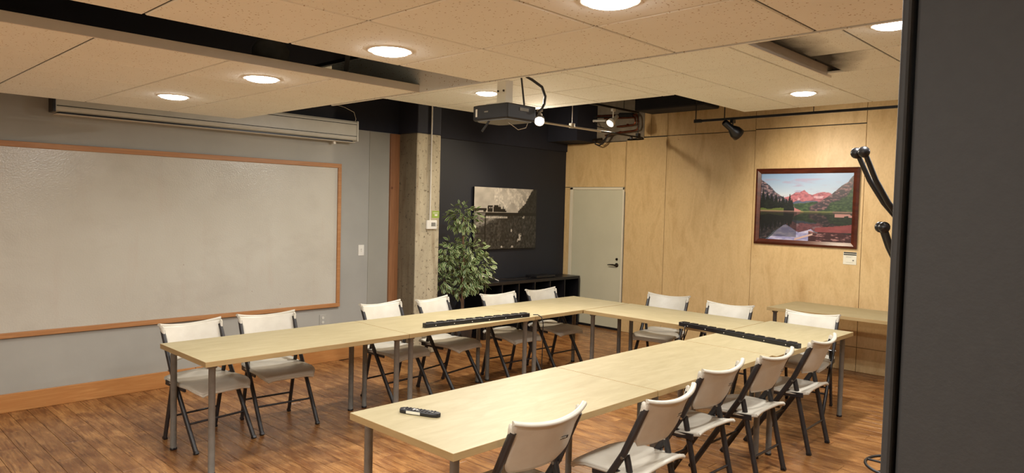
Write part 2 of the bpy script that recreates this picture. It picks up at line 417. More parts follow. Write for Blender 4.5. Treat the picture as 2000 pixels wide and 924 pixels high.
# ------------------------------------------------------------------ structure: suspended ceiling, tile by tile
ceil = empty('ceiling'); tag(ceil, kind='structure')
tile_me = {}
G = .010
def tile(x0, x1, y0, y1, z, dz=0, tilt=0, name='ceiling_tile'):
    L, W = round(x1-x0-G, 3), round(y1-y0-G, 3); k = (L, W)
    if L < .02 or W < .02: return
    if k not in tile_me:
        c = .004; b = MB()
        vs = [(-L/2, -W/2, .016), (L/2, -W/2, .016), (L/2, W/2, .016), (-L/2, W/2, .016),
              (-L/2, -W/2, c), (L/2, -W/2, c), (L/2, W/2, c), (-L/2, W/2, c),
              (-L/2+c, -W/2+c, 0), (L/2-c, -W/2+c, 0), (L/2-c, W/2-c, 0), (-L/2+c, W/2-c, 0)]
        fs = [(0, 1, 2, 3), (0, 4, 5, 1), (1, 5, 6, 2), (2, 6, 7, 3), (3, 7, 4, 0), (4, 8, 9, 5), (5, 9, 10, 6), (6, 10, 11, 7), (7, 11, 8, 4), (11, 10, 9, 8)]
        b.add(vs, fs); tile_me[k] = b.mesh('ceiling_tile', M['tile'])
    inst(name, tile_me[k], ceil, ((x0+x1)/2, (y0+y1)/2, z+dz), (0, tilt, 0))
grid = MB()      # the grid's tees, set flush so they read as thin dark joints
YN = [1.06, .485, -.11, -.71, -1.31, -1.91, -2.51, -3.11, -3.71, -3.99][::-1]
XN = [.80, 1.40, 2.03, 2.65, 3.262]
XR = [3.838, 4.45, 5.075, 5.68, 6.30, 6.91, 7.52, 8.13, 8.74, 8.99]
def clear(p, z, x0, x1, y0, y1): return True
for xs in (XN, XR):
    for i in range(len(xs)-1):
        for j in range(len(YN)-1): tile(xs[i], xs[i+1], YN[j], YN[j+1], ZN)
    for x in xs[(1 if xs is XR else 0):(-1 if xs is XN else None)]: grid.box(x-.012, x+.012, YN[0], YN[-1], ZN+.006, ZN+.03)
    for yy in YN: grid.box(xs[0], xs[-1]-(.012 if xs is XN else 0), yy-.012, yy+.012, ZN+.0065, ZN+.0305)
XF = [1.215, 1.45, 2.10, 2.75, 3.40, 4.06, 4.70, 5.35, 6.0, 6.65, 7.3, 7.95, 8.6, 8.99]
YF = [1.09, 1.71, 2.30, 2.89, 3.46, 3.61]
YF2 = [1.09, 1.71, 2.20, 2.80, 3.40, 4.07, 4.66, 4.87]
XCUT = 3.525
for i in range(len(XF)-1):
    x0, x1 = XF[i], XF[i+1]
    ys = YF if x1 <= 3.5 else YF2
    if x0 == 3.40:
        for j in range(len(YF)-1): tile(3.40, XCUT, YF[j], YF[j+1], ZF)
        for j in range(len(YF2)-1): tile(XCUT, x1, YF2[j], YF2[j+1], ZF)
        continue
    for j in range(len(ys)-1):
        if x0 == 4.70 and 2.1 < ys[j] < 3.3: continue           # the open air slot runs here
        tile(x0, x1, ys[j], ys[j+1], ZF)
    if x0 < 4.70:
        for yy in ys: grid.box(x0, x1, yy-.012, yy+.012, ZF+.0065, ZF+.03)
for x in XF:
    a, c = (YF[0], YF[-1]) if x <= 3.5 else (YF2[0], YF2[-1])
    if x not in (4.70,): grid.box(x-.012, x+.012, a, c, ZF+.006, ZF+.0305)
tile(4.70, 4.838, 2.2, 2.8, ZF); tile(4.70, 4.838, 2.8, 3.40, ZF)
for y0, y1, k in ((2.2, 2.8, 0), (2.8, 3.40, 1)):                # tiles coloured darker towards the slot beside them
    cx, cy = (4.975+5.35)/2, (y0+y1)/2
    MB().box(4.975-cx, 5.346-cx, y0+.004-cy, y1-.004-cy, 0, .016).build('dusty_tile', M['dusty%d' % k], ceil, loc=(cx, cy, ZF), label='ceiling tile darkening towards the slot')
grid.box(4.975, 5.35, 2.79, 2.81, ZF+.0065, ZF+.03)
grid.build('grid_tee', M['dark_line'], ceil)
# white channels: slot at the far ceiling, slot in the near ceiling, and risers between the two heights
MB().box(4.838, 4.852, 2.19, 3.49, ZF-.016, ZF+.055).build('slot_channel', M['white_plastic'], ceil, bevel=.001)
MB().box(3.250, 3.262, RY0, 1.105, ZN-.001, ZN+.046).build('slot_channel', M['white_metal'], ceil, bevel=.001)
MB().box(2.25, 9, 1.075, 1.089, ZN-.001, ZF+.0).build('riser_board', M['tile'], ceil)
MB().box(3.838, 3.85, RY0, 1.075, ZN+.017, ZN+.14).build('slot_side', M['plenum'], ceil)

# plenum pieces seen through the slot
p = empty('lamp_housing', (3.0, .23, 2.47), 0, 'dark round can housing above the slot in the near ceiling', 'lamp housing')
MB().lathe([(.10, 0), (.10, .12), (.07, .16)]).build('can', M['leg_metal'], p)
MB().box(-.16, .16, -.012, .012, 0, .03).build('bracket', M['frame_metal'], p)
p = MB().bar((2.75, .95, 3.35), (3.15, .62, 2.50), .025, .025).build('strut', M['leg_metal']); tag(p, 'grey diagonal strut up in the dark slot of the ceiling', 'strut')

# ------------------------------------------------------------------ downlights
trim_me = MB().lathe([(.083, -.0005), (.10, -.005), (.106, -.003), (.108, .004)], 32).mesh('trim_ring', M['white_plastic'])
lens_me = MB().lathe([(.084, -.004), (.081, -.011), (.06, -.017), (.03, -.020), (.001, -.021)], 32).mesh('lens', M['lamp_glow'])
DL_LABEL = ['round downlight in the near ceiling, nearest left of the projector mount', 'round downlight beside the long white ceiling channel, on its far side',
            'leftmost small round downlight, close to the projection screen case', 'downlight cut off by the top edge of the picture',
            'round downlight half hidden behind the projector mount', 'round downlight above the far track spotlight, nearest the plywood wall', 'downlight half hidden by the dark partition']
for i, (x, y, z, pw_) in enumerate(DOWNLIGHTS + DOWN_OUT):
    t = empty('downlight', (x, y, z), 0, (DL_LABEL + ['added fill downlight out of view, %s' % q for q in ('hidden above the dark partition', 'left of the camera, nearer one', 'left of the camera, nearer the whiteboard', 'behind the camera', 'beyond the coat stand')])[i], 'ceiling light', 'round ceiling downlights' if i < 7 else 'added fill downlights out of view')
    inst('trim_ring', trim_me, t); inst('lens', lens_me, t)
    area_lamp('lamp', t, (0, 0, -.024), DOWN_W*pw_, .15)

# ------------------------------------------------------------------ whiteboard
t = empty('whiteboard', (0, .3, .60), 0, 'long worn whiteboard in a pine frame on the grey wall', 'whiteboard')
Y0, Y1, H = -3.0, 2.272, 1.565
MB().box(.001, .014, Y0+.03, Y1-.03, .03, H-.03).build('panel', M['board'], t)
MB().box(.001, .030, Y0, Y1, H-.045, H).build('frame_top', M['pine_frame'], t, bevel=.003)
MB().box(.001, .034, Y0, Y1, 0, .042).build('frame_bottom', M['pine_frame'], t, bevel=.003)
MB().box(.001, .030, Y1-.042, Y1, .042, H-.045).build('frame_side', M['pine_frame'], t, bevel=.003)
MB().box(.001, .030, Y0, Y0+.042, .042, H-.045).build('frame_side', M['pine_frame'], t, bevel=.003)

# projection screen case
t = empty('projection_screen', (.004, -.165, 2.42), 0, 'white roll-up projection screen case high on the grey wall', 'screen')
L = 2.875
prof = [(0, .0), (.10, .0), (.118, .012), (.125, .035), (.125, .195), (.115, .212), (0, .212)]
b = MB(); n = len(prof); b.add([(x, yy, z) for yy in (.025, L-.02) for x, z in prof], [tuple(range(n))[::-1], tuple(range(n, 2*n))] + [(k, (k+1) % n, n+(k+1) % n, n+k) for k in range(n)][:-1])
b.build('case', M['screen_case'], t)
MB().box(0, .13, 0, .025, -.004, .215).build('end_cap', M['frame_metal'], t, bevel=.006, label='dark end cap')
MB().box(0, .13, L-.02, L, -.004, .215).build('end_cap', M['screen_case'], t, bevel=.004)
MB().box(.03, .11, .05, L-.06, -.014, .001).build('slot_bar', M['frame_metal'], t, bevel=.003)
MB().box(.02, .12, .03, L-.03, -.020, -.014).build('bottom_bar', M['white_metal'], t, bevel=.002)
for zz in (.045, .172): MB().box(.1248, .1275, .03, L-.022, zz, zz+.006).build('groove', M['dark_line'], t)
MB().box(.05, .08, L-.28, L-.25, -.05, -.018).build('pull_tab', M['white_plastic'], t, bevel=.004)
c = MB().tube([(.02, 2.72, 2.60), (.03, 2.74, 2.67), (.05, 2.70, 2.74), (.05, 2.58, 2.78), (.06, 2.40, 2.80), (.07, 2.20, 2.83)], .005, 8).build('cable', M['chrome'])
tag(c, 'thin grey cable looping from the screen case into the dark ceiling void', 'cable')

# switch and outlet plates on the left wall
t = empty('light_switch', (0, 2.855, 1.213), 0, 'cream light switch plate on the grey wall between whiteboard and timber post', 'light switch')
MB().box(0, .006, -.037, .037, -.06, .06).build('plate', M['white_plastic'], t, bevel=.002)
MB().box(.006, .014, -.006, .006, -.014, .010).build('toggle', M['white_plastic'], t, bevel=.001)
MB().box(.0055, .0075, -.006, .006, -.001, .013).build('slot', M['ink'], t)
t = empty('wall_outlet', (0, 2.38, .466), 0, 'low grey socket plate under the right end of the whiteboard', 'wall outlet')
MB().box(0, .006, -.04, .04, -.06, .06).build('plate', M['grey_wall'], t, bevel=.002)
for zz in (-.024, .024): MB().lathe([(.015, 0), (.015, .003)], 16, Matrix.Translation((.006, 0, zz)) @ Matrix.Rotation(PI/2, 4, 'Y')).build('socket', M['screen_case'], t)

# column gear
t = empty('thermostat', (.351, 3.567, 1.513), 0, 'white thermostat box mounted on the concrete column', 'thermostat')
MB().box(0, .03, -.075, .075, -.052, .052).build('case', M['white_plastic'], t, bevel=.008)
MB().box(.03, .0315, -.012, .045, -.018, .026).build('display', M['ink_grey'], t)
MB().box(.03, .034, .05, .062, -.02, .02).build('button', M['screen_case'], t, bevel=.001)
t = MB().tube([(.362, 3.548, 1.565), (.362, 3.548, 3.39)], .009, 10).build('conduit', M['white_metal']); tag(t, 'thin white conduit running up the concrete column to the slab', 'conduit')
t = MB().box(.351, .353, 3.585, 3.695, 1.592, 1.675).build('green_label', [M['label_green']]); tag(t, 'small green label on the column above the thermostat', 'label')
for k, (y0, y1, z0, z1) in enumerate(((3.60, 3.68, 1.652, 1.656), (3.60, 3.68, 1.642, 1.645), (3.625, 3.665, 1.615, 1.635))):
    MB().box(.353, .3536, y0, y1, z0, z1).build('printed_line', M['paper'], t)

# ------------------------------------------------------------------ door
dr = empty('door_1', (0, RY1-.014, 0)); tag(dr, kind='structure')
MB().box(-.10, -.045, -.012, .016, 0, 2.062).build('door_frame', M['door_frame'], dr, bevel=.003)
MB().box(.868, .892, -.012, .016, 0, 2.062).build('door_frame', M['door_frame'], dr, bevel=.003)
MB().box(-.10, .892, -.012, .016, 2.028, 2.064).build('door_frame', M['door_frame'], dr, bevel=.003)
MB().box(-.045, .868, .003, .016, .0, 2.028).build('stop', M['door_frame'], dr)
lf = MB().box(-.040, .864, -.004, .010, .035, 2.022).build('door_leaf', M['door_paint'], dr, bevel=.002)
MB().box(-.040, .864, -.008, .0, .004, .035).build('door_sweep', M['black_plastic'], dr)
h = MB(); h.lathe([(.03, 0), (.03, .008), (.012, .012), (.012, .05)], 16, Matrix.Translation((.80, -.004, .945)) @ Matrix.Rotation(PI/2, 4, 'X'))
h.tube([(.80, -.05, .945), (.775, -.054, .95), (.72, -.052, .949), (.67, -.05, .945)], [.011, .010, .008, .006], 10)
h.build('door_handle', M['bronze'], lf)
MB().lathe([(.018, 0), (.018, .012)], 16, Matrix.Translation((.80, -.004, 1.03)) @ Matrix.Rotation(PI/2, 4, 'X')).build('deadbolt', M['bronze'], lf)

# ------------------------------------------------------------------ framed prints (flat printed colour on real prints)
def fbm(x, y, o=5, seed=0):
    s = 0; a = .5
    for k in range(o):
        s += a*hash2(x, y, seed+k); x *= 2.03; y *= 2.03; a *= .5
    return s
def hash2(x, y, seed):
    xi, yi = math.floor(x), math.floor(y); fx, fy = x-xi, y-yi
    fx = fx*fx*(3-2*fx); fy = fy*fy*(3-2*fy)
    def h(i, j):
        n = (i*374761393 + j*668265263 + seed*974634777) & 0xffffffff
        n = ((n ^ (n >> 13))*1274126177) & 0xffffffff
        return ((n ^ (n >> 16)) & 0xffff)/65535
    return (h(xi, yi)*(1-fx)+h(xi+1, yi)*fx)*(1-fy)+(h(xi, yi+1)*(1-fx)+h(xi+1, yi+1)*fx)*fy
def lerp(a, b, t):
    t = max(0, min(1, t)); return tuple(p+(q-p)*t for p, q in zip(a, b))
def pw(pts, x):
    for (x0, y0), (x1, y1) in zip(pts, pts[1:]):
        if x <= x1: return y0+(y1-y0)*max(0, (x-x0)/(x1-x0))
    return pts[-1][1]
def tree(u, x0, w): return max(0, 1-abs(u-x0)/w)
def lake(u, v):
    """colour print of a mountain lake, u right 0..1, v up 0..1"""
    base = .425
    def above(u, v, refl=False):
        n = fbm(u*9, v*9, 5, 3); n2 = fbm(u*40, v*60, 3, 8)
        sky = lerp((206, 216, 226), (150, 180, 216), (v-.6)/.4)
        cl = fbm(u*7, v*22, 5, 21)
        if .62 < v < .92: sky = lerp(sky, (176, 172, 200), max(0, (cl-.5)*5)*(1-abs(u-.4)*1.5))
        if v < .72: sky = lerp(sky, (232, 226, 224), (.72-v)*4)
        c = sky
        pk = pw([(0, .5), (.26, .64), (.33, .67), (.40, .72), (.44, .71), (.49, .745), (.54, .70), (.58, .685), (.64, .71), (.70, .725), (.76, .715), (.82, .68), (1, .6)], u) + (n-.5)*.03
        if v < pk:
            c = lerp((196, 130, 140), (150, 98, 112), (n2-.35)*3)
            if v < .665 and n > .46: c = lerp(c, (226, 210, 220), .6)
            if v < .60+(n-.5)*.1: c = lerp((90, 104, 130), (120, 124, 140), n2*1.6-.4)
        fh = pw([(0, .52), (.35, .56), (.5, .56), (.7, .6), (.9, .68), (1, .7)], u)+(n-.5)*.05
        if v < fh: c = lerp((58, 82, 62), (94, 116, 82), (n2-.3)*2.5)
        rs = pw([(.55, .50), (.74, .66), (.82, .74), (.88, .83), (.94, .86), (1, .97)], u) + (n-.5)*.04
        if u > .55 and v < rs:
            c = lerp((74, 68, 76), (156, 122, 124), (n2-.38)*3.4)
            if v < rs-.16+(n-.5)*.12: c = lerp((50, 74, 54), (92, 112, 76), (n2-.3)*2.5)
        ls = pw([(0, .92), (.08, .84), (.17, .72), (.25, .66), (.32, .60), (.38, .52), (.42, .43)], u)+(n-.5)*.03
        if u < .42 and v < ls: c = lerp((70, 70, 84), (176, 152, 156), (n2-.36)*3.4)
        tl = .43
        for x0, hh, ww in ((.03, .34, .05), (.08, .30, .05), (.13, .28, .05), (.18, .27, .05), (.22, .22, .04), (.26, .24, .05), (.30, .20, .04), (.335, .27, .04), (.36, .20, .035), (.10, .22, .06)):
            t = max(0, 1-abs(u-x0)/ww); tl = max(tl, .425+hh*min(1, t*1.05)+(n2-.5)*.03*t) if t > 0 else tl
        if u < .40 and v < tl: c = lerp((20, 28, 26), (50, 62, 48), (n2-.35)*2)
        if u < .27 and v < .475+(n-.5)*.06: c = lerp((92, 112, 58), (132, 132, 76), n2)
        if .38 < u < .50 and v < .425+(.5-u)*.55*(1 if u > .39 else 0): c = (196, 140, 140)
        if v < .445: c = lerp(c, (150, 150, 96) if .45 < u < .8 else (176, 140, 132), .7)
        return c
    if v > base: return above(u, v)
    m = base + (base-v)*1.0 + (fbm(u*30, v*90, 3, 5)-.5)*.012
    c = above(u, min(m, .999)); c = tuple(k*.62 for k in c)
    n = fbm(u*14, v*30, 5, 30)
    if v < pw([(0, -.1), (.10, 0), (.2, .14), (.27, .22), (.30, .235), (.36, .19), (.44, .12), (.52, .15), (.58, .18), (.62, .12)], u) and u < .62:
        c = lerp((150, 150, 190), (214, 210, 226), (n-.3)*2)
    if .55 < u and v < .135+(n-.5)*.12: c = lerp((76, 44, 48), (190, 150, 146), max(0, (fbm(u*26, v*60+u*8, 3, 77)-.45)*4))
    if .62 < u and .14 < v < .20 + (u-.62)*.16 + (n-.5)*.03: c = lerp((132, 70, 74), (160, 96, 96), n)
    if abs(v-(.015+(u-.4)*.45)) < .014 and .40 < u < .60: c = (206, 180, 172)
    if u > .82 and .36 < v < .405 and n > .4: c = (186, 146, 140)
    if u < .42 and v > .05: c = lerp(c, (22, 22, 24), .35)
    return c
def train(u, v):
    """monochrome print: steam train on a trestle in front of a forested slope"""
    n = fbm(u*10, v*8, 5, 51); n2 = fbm(u*60, v*34, 3, 55)
    g = 168 + (n-.5)*50
    if u > .30 and fbm(u*16+v*6, v*10, 4, 60) > .5: g = 190+(n2-.5)*70
    edge = pw([(.62, .55), (.72, .66), (.80, .74), (.9, .95), (1, 1.1)], u)
    if u > .62 and v < edge + (n2-.5)*.10: g = 34+(n2-.3)*70
    if v < .60:
        edge2 = pw([(0, .35), (.16, .40), (.24, .46), (.34, .50), (.45, .56), (.6, .6)], u)
        if v < edge2+(n2-.5)*.12: g = 40+(n2-.3)*100
        else: g = 120+(n2-.5)*110
    if v < .25: g = min(g, 60+(n2-.3)*60)
    for cx, cy, rr in ((.71, .15, .035), (.73, .22, .022), (.60, .03, .02), (.44, .03, .018), (.58, .30, .018), (.78, .53, .02)):
        if (u-cx)**2+((v-cy)*.7)**2 < rr*rr and n2 > .42: g = 175
    # trestle deck, posts and the train
    if .54 < v < .60 and u > .17: g = 26
    if .585 < v < .60 and u < .17: g = 30
    if abs(u-.17) < .008 and v < .56: g = 24
    if abs(v-.25) < .008 and u < .17: g = 24
    if .50 < v < .53 and .18 < u < .52: g = 190 if (u*50) % 1 < .5 else 110
    def bx(a, b_, c, d): return a < u < b_ and c < v < d
    if bx(0, .19, .63, .665) or bx(.14, .18, .60, .66) or bx(.0, .03, .6, .66): g = 22
    if bx(.20, .28, .60, .70) or bx(.205, .285, .695, .71) or bx(.295, .41, .60, .69) or bx(.30, .37, .69, .715) or bx(.40, .48, .60, .655) or bx(.385, .395, .68, .73) or bx(.44, .452, .65, .70) or bx(.48, .50, .6, .63): g = 20
    if bx(.225, .245, .66, .685) or bx(.255, .27, .66, .685): g = 150
    g = min(235, g*1.08+4)
    return (g, g*.975, g*.93)
def print_mesh(name, fn, W, H, nu, nv, parent, axis, off):
    """a grid plane with one printed colour per vertex; axis 'x' lies along X facing -Y, 'y' lies along Y facing +X"""
    vs = []; cols = []
    for j in range(nv+1):
        for i in range(nu+1):
            u, v = i/nu, j/nv
            vs.append((u*W, off, v*H) if axis == 'x' else (off, u*W, v*H))
            c = fn(u, v); c = [255*(max(0, min(255, k))/255)**1.22 for k in c]; cols += list(srgb(*c))
    fs = [(j*(nu+1)+i, j*(nu+1)+i+1, (j+1)*(nu+1)+i+1, (j+1)*(nu+1)+i) for j in range(nv) for i in range(nu)]
    me = bpy.data.meshes.new(name); me.from_pydata(vs, [], fs); me.materials.append(M['print'])
    a = me.color_attributes.new('print', 'FLOAT_COLOR', 'POINT'); a.data.foreach_set('color', cols)
    o = bpy.data.objects.new(name, me); COL.objects.link(o); o.parent = parent; return o
t = empty('framed_picture', (2.852, RY1-.014, 1.375), 0, 'mahogany framed colour photo of a mountain lake on the plywood wall', 'picture')
W_, H_ = 1.196, .912; fwid = .062
def mitre(b, q, y0=-.036, y1=0):
    """one mitred rail with a raised inner lip; q gives outer and inner corner pairs"""
    (ax, az), (bx_, bz), (cx, cz), (dx, dz) = q
    vs = [(ax, y1, az), (bx_, y1, bz), (cx, y1, cz), (dx, y1, dz), (ax, y0+.010, az), (bx_, y0+.010, bz), (cx, y0, cz), (dx, y0, dz)]
    m1 = ((ax*.6+dx*.4), y0-.002, (az*.6+dz*.4)); m2 = ((bx_*.6+cx*.4), y0-.002, (bz*.6+cz*.4))
    vs += [m1, m2, (cx, y0+.014, cz), (dx, y0+.014, dz)]
    b.add(vs, [(0, 1, 2, 3), (0, 4, 5, 1), (4, 8, 9, 5), (8, 11, 10, 9), (11, 3, 2, 10)], False)
f_ = fwid
for q in (((0, 0), (W_, 0), (W_-f_, f_), (f_, f_)), ((W_, 0), (W_, H_), (W_-f_, H_-f_), (W_-f_, f_)),
          ((W_, H_), (0, H_), (f_, H_-f_), (W_-f_, H_-f_)), ((0, H_), (0, 0), (f_, f_), (f_, H_-f_))):
    b = MB(); mitre(b, q); b.build('frame_rail', M['bronze_frame'], t)
pr = print_mesh('photo_print', lake, W_-2*f_+.004, H_-2*f_+.004, 220, 168, t, 'x', -.012); pr.location = (f_-.002, 0, f_-.002)
t = empty('canvas_picture', (-.209, 4.735, 1.157), 0, 'monochrome canvas of a steam train on a trestle, on the black wall', 'picture')
MB().box(0, .037, 0, 1.235, 0, .845).build('stretcher', M['black_plastic'], t)
pr = print_mesh('photo_print', train, 1.235, .845, 220, 150, t, 'y', .038)

# info card under the framed picture
t = empty('picture_label', (3.906, RY1-.0145, 1.196), 0, 'small cream information card under the right corner of the framed lake photo', 'label')
MB().box(0, .142, -.004, 0, 0, .14).build('card', M['paper'], t)
for z0, z1 in ((.124, .138), (.104, .117)): MB().box(.004, .140, -.0048, -.0038, z0, z1).build('black_bar', M['ink'], t)
MB().box(.10, .116, -.0048, -.0038, .040, .054).build('emblem', M['ink_grey'], t)
for z0, x1 in ((.088, .10), (.078, .085), (.022, .11)): MB().box(.03, x1, -.0045, -.0038, z0, z0+.002).build('printed_line', M['ink_grey'], t)

# ------------------------------------------------------------------ tables
def make_table(L=1.5, W=.75):
    """origin at floor, corner (0,0); width along +x, length along +y"""
    t = empty('table')
    b = MB(); b.box(0, W, 0, L, .706, .74)
    b.mi = [1, 0, 1, 1, 1, 1]
    b.build('tabletop', [M['top'], M['edge']], t, bevel=.0012, seg=1)
    for x in (.065, W-.065):
        for y in (.065, L-.065):
            lg = MB().lathe([(.0205, .012), (.0205, .685), (.03, .687), (.03, .705)], 18, Matrix.Translation((x, y, 0))).build('leg', M['leg_metal'], t)
            MB().lathe([(.021, 0), (.0225, .003), (.0225, .014), (.0205, .016)], 18, Matrix.Translation((x, y, 0))).build('foot', M['black_plastic'], lg)
    return t
T0 = make_table()
TAB = [  # corner x, y, rotation, scale(x, y), label
    (1.655, .125, 0, 1.01, 1.045, 'birch table at the near end of the long row by the whiteboard'),
    (1.655, 1.697, 0, 1.01, .965, 'birch table in the middle of the whiteboard row, under half of the black power strip'),
    (1.655, 3.15, 0, 1.01, .99, 'birch table at the far corner of the rows, nearest the black wall'),
    (2.425, 4.655, -PI/2, 1.08, .995, 'birch table of the cross row beside the far corner, turned lengthwise to the plywood wall'),
    (3.925, 3.205, 0, .99, 1.035, 'birch table at the right end, crossed by the black power strip'),
    (3.878, .208, 0, 1.005, 1.01, 'nearest birch table with the remote control on it'),
    (3.885, 1.728, 0, 1.0, .98, 'birch table between the remote control table and the right end table'),
    (3.47, 6.47, -PI/2, 1.04, 1.0, 'birch table standing against the plywood wall below the framed picture'),
]
for i, (x, y, rz, sx, sy, lab) in enumerate(TAB):
    t = T0 if i == 0 else copy_tree(T0)
    t.location = (x, y, 0); t.rotation_euler = (0, 0, rz); t.scale = (sx, sy, 1)
    tag(t, lab, 'table', 'birch tables with grey steel legs')

# ------------------------------------------------------------------ folding chairs
def tube_bent(pts, r, flat): return MB().tube(pts, r, 12, True, flat, (1, 0, 0))
def text_mesh(s, size, ext=.0004):
    cu = bpy.data.curves.new('lettering', 'FONT'); cu.body = s; cu.size = size; cu.extrude = ext; cu.align_x = 'CENTER'; cu.align_y = 'CENTER'; cu.resolution_u = 2
    o = bpy.data.objects.new('lettering', cu); COL.objects.link(o)
    me = bpy.data.meshes.new_from_object(o.evaluated_get(bpy.context.evaluated_depsgraph_get())); me.name = 'lettering'
    bpy.data.objects.remove(o); return me
def shell(b, f, nu, nv, th):
    """closed solid around a parametric sheet f(u,v)->(front point, normal)"""
    A = []; B = []
    for j in range(nv+1):
        for i in range(nu+1):
            u, v = -1+2*i/nu, j/nv
            p = Vector(f(u, v)); e = 1e-3
            pu = Vector(f(min(u+e, 1), v)) - Vector(f(max(u-e, -1), v)); pv = Vector(f(u, min(v+e, 1))) - Vector(f(u, max(v-e, 0)))
            n = pu.cross(pv)
            n = n.normalized() if n.length > 1e-12 else Vector((0, 0, 1))
            k = th(u, v); A.append(p+n*k/2); B.append(p-n*k/2)
    w_ = nu+1; N = len(A)
    fs = []
    for j in range(nv):
        for i in range(nu):
            a = j*w_+i; fs.append((a, a+1, a+1+w_, a+w_)); fs.append((N+a, N+a+w_, N+a+1+w_, N+a+1))
    rim = [i for i in range(nu)] + [j*w_+nu for j in range(nv)] + [nv*w_+nu-i for i in range(nu)] + [(nv-j)*w_ for j in range(nv)]
    m = len(rim)
    for k in range(m):
        a, c = rim[k], rim[(k+1) % m]; fs.append((a, N+a, N+c, c))
    b.add(A+B, fs, True); return b
def make_chair():
    t = empty('folding_chair')
    # local: sits facing +y, x is sideways
    W = .222
    for s in (-1, 1):
        x = s*W
        fl_ = tube_bent([(x, .185, .012), (x, .02, .275), (x, -.125, .505), (x, -.150, .545), (x, -.205, .665), (x, -.264, .795)], .019, .78).build('front_leg', M['frame_metal'], t)
        MB().bar((x, .192, .0), (x, .180, .02), .028, .035, (1, 0, 0)).build('foot', M['black_plastic'], fl_, bevel=.004)
        x = s*(W-.027)
        rl = tube_bent([(x, -.275, .012), (x, -.225, .22), (x, -.160, .50), (x, -.150, .535)], .018, .74).build('rear_leg', M['frame_metal'], t)
        MB().bar((x, -.279, .0), (x, -.273, .02), .026, .034, (1, 0, 0)).build('foot', M['black_plastic'], rl, bevel=.004)
        rv = MB().lathe([(.008, -.03), (.008, .03)], 12, Matrix.Translation((s*(W-.012), -.150, .530)) @ Matrix.Rotation(PI/2, 4, 'Y')).build('rivet', M['chrome'], t)
        MB().bar((s*(W-.006), -.225, .432), (s*(W-.006), .035, .420), .012, .036, (1, 0, 0)).build('seat_rail', M['frame_metal'], t, bevel=.003)
    MB().tube([(-W, .075, .185), (W, .075, .185)], .008, 10).build('crossbar', M['frame_metal'], t)
    MB().tube([(-W+.027, -.235, .17), (W-.027, -.235, .17)], .008, 10).build('crossbar', M['frame_metal'], t)
    MB().tube([(-W, -.115, .455), (-W+.05, -.13, .425), (W-.05, -.13, .425), (W, -.115, .455)], .008, 10).build('seat_crossbar', M['frame_metal'], t)
    # seat: dished saddle, dropping at the front, rising at the back
    def seat(u, v):
        y = -.258 + v*.448
        wid = .222 - .012*abs(2*v-1)**3 - (.03*((v-.82)/.18)**2 if v > .82 else 0) - (.022 if .08 < v < .62 else .0)*0
        x = u*wid
        z = .452 - .016*(1-u*u)*math.sin(PI*min(1, v*1.05))
        if v > .7: z -= .042*((v-.7)/.3)**2
        if v < .25: z += .022*((.25-v)/.25)**2 * (1-.3*u*u)
        z -= .012*abs(u)**6
        return (x, y, z)
    b = MB(); shell(b, seat, 22, 18, lambda u, v: .018)
    # turned-down side skirts
    for s in (-1, 1):
        pts = [seat(s*1.0, k/8) for k in range(9)]
        b.tube([(p[0]-s*.006, p[1], p[2]-.006) for p in pts], .0095, 8, True)
    b.tube([(lambda p: (p[0], p[1]-.004, p[2]-.007))(seat(-1+2*k/12, 1)) for k in range(13)], .0115, 8, True)
    b.tube([(lambda p: (p[0], p[1]+.004, p[2]-.005))(seat(-1+2*k/12, 0)) for k in range(13)], .0105, 8, True)
    b.build('seat', M['cream_plastic'], t)
    # backrest: concave sheet between the tubes, rolled top lip with wings that cap the tubes
    def back(u, v):
        z = .585 + v*.232
        a = abs(u)
        wid = .209 + .026*max(0, min(1, (v-.70)/.22))**.8
        if v < .25: wid -= .045*((.25-v)/.25)**2.2
        x = u*wid
        y = -.188 - (z-.585)*.40 - .040*(1-a**2.2)
        z2 = z + .020*(a**2.2)*v**3 - .006*(1-a)*v**3 - .03*(1-v)*(0) 
        if v < .3: z2 -= 0.0
        return (x, y, z2)
    b = MB(); shell(b, back, 24, 14, lambda u, v: .012)
    rim = []
    for k in range(25):
        u = -1+2*k/24; p = back(u*1.0, 1); a = abs(u)
        rim.append((u*.236, p[1]+.003+.004*a**4, p[2]+.002+.004*a**4))
    # lip: wide flat roll
    m = len(rim); prof = [(-.022, -.010), (-.022, -.002), (-.018, .003), (-.008, .006), (.0, .005), (.0045, .0), (.005, -.008), (.0035, -.024), (-.002, -.024), (-.008, -.014), (-.018, -.013)]
    vs = []
    for i, p in enumerate(rim):
        d = (Vector(rim[min(i+1, m-1)]) - Vector(rim[max(i-1, 0)])); d.z = 0; d.normalize(); nrm = Vector((-d.y, d.x, 0))
        for q, z in prof: vs.append(Vector(p) + nrm*q + Vector((0, 0, z)))
    n = len(prof)
    b.add(vs, [(i*n+k, i*n+(k+1) % n, (i+1)*n+(k+1) % n, (i+1)*n+k) for i in range(m-1) for k in range(n)], True)
    b.add(vs[:n], [tuple(range(n))]); b.add(vs[-n:], [tuple(range(n))[::-1]])
    # side sleeves over the tube tops
    for s in (-1, 1):
        b.tube([(s*.222, -.2525, .772), (s*.2225, -.255, .780), (s*.224, -.259, .795), (s*.226, -.259, .808), (s*.226, -.256, .818), (s*.224, -.250, .826)], [.0185, .019, .019, .018, .014, .008], 14, True, .68, (1, 0, 0))
    o = b.build('backrest', M['cream_plastic'], t)
    # badge on the back
    c = Vector(back(.46, .52)); nrm = Vector((0, -1, -.40)).normalized()
    badge = MB().box(-.036, .036, -.008, .008, 0, .0015).build('badge', M['ink'], o, label='small dark badge')
    rotm = Matrix.Rotation(PI/2-math.atan(.40)*-1, 4, 'X')
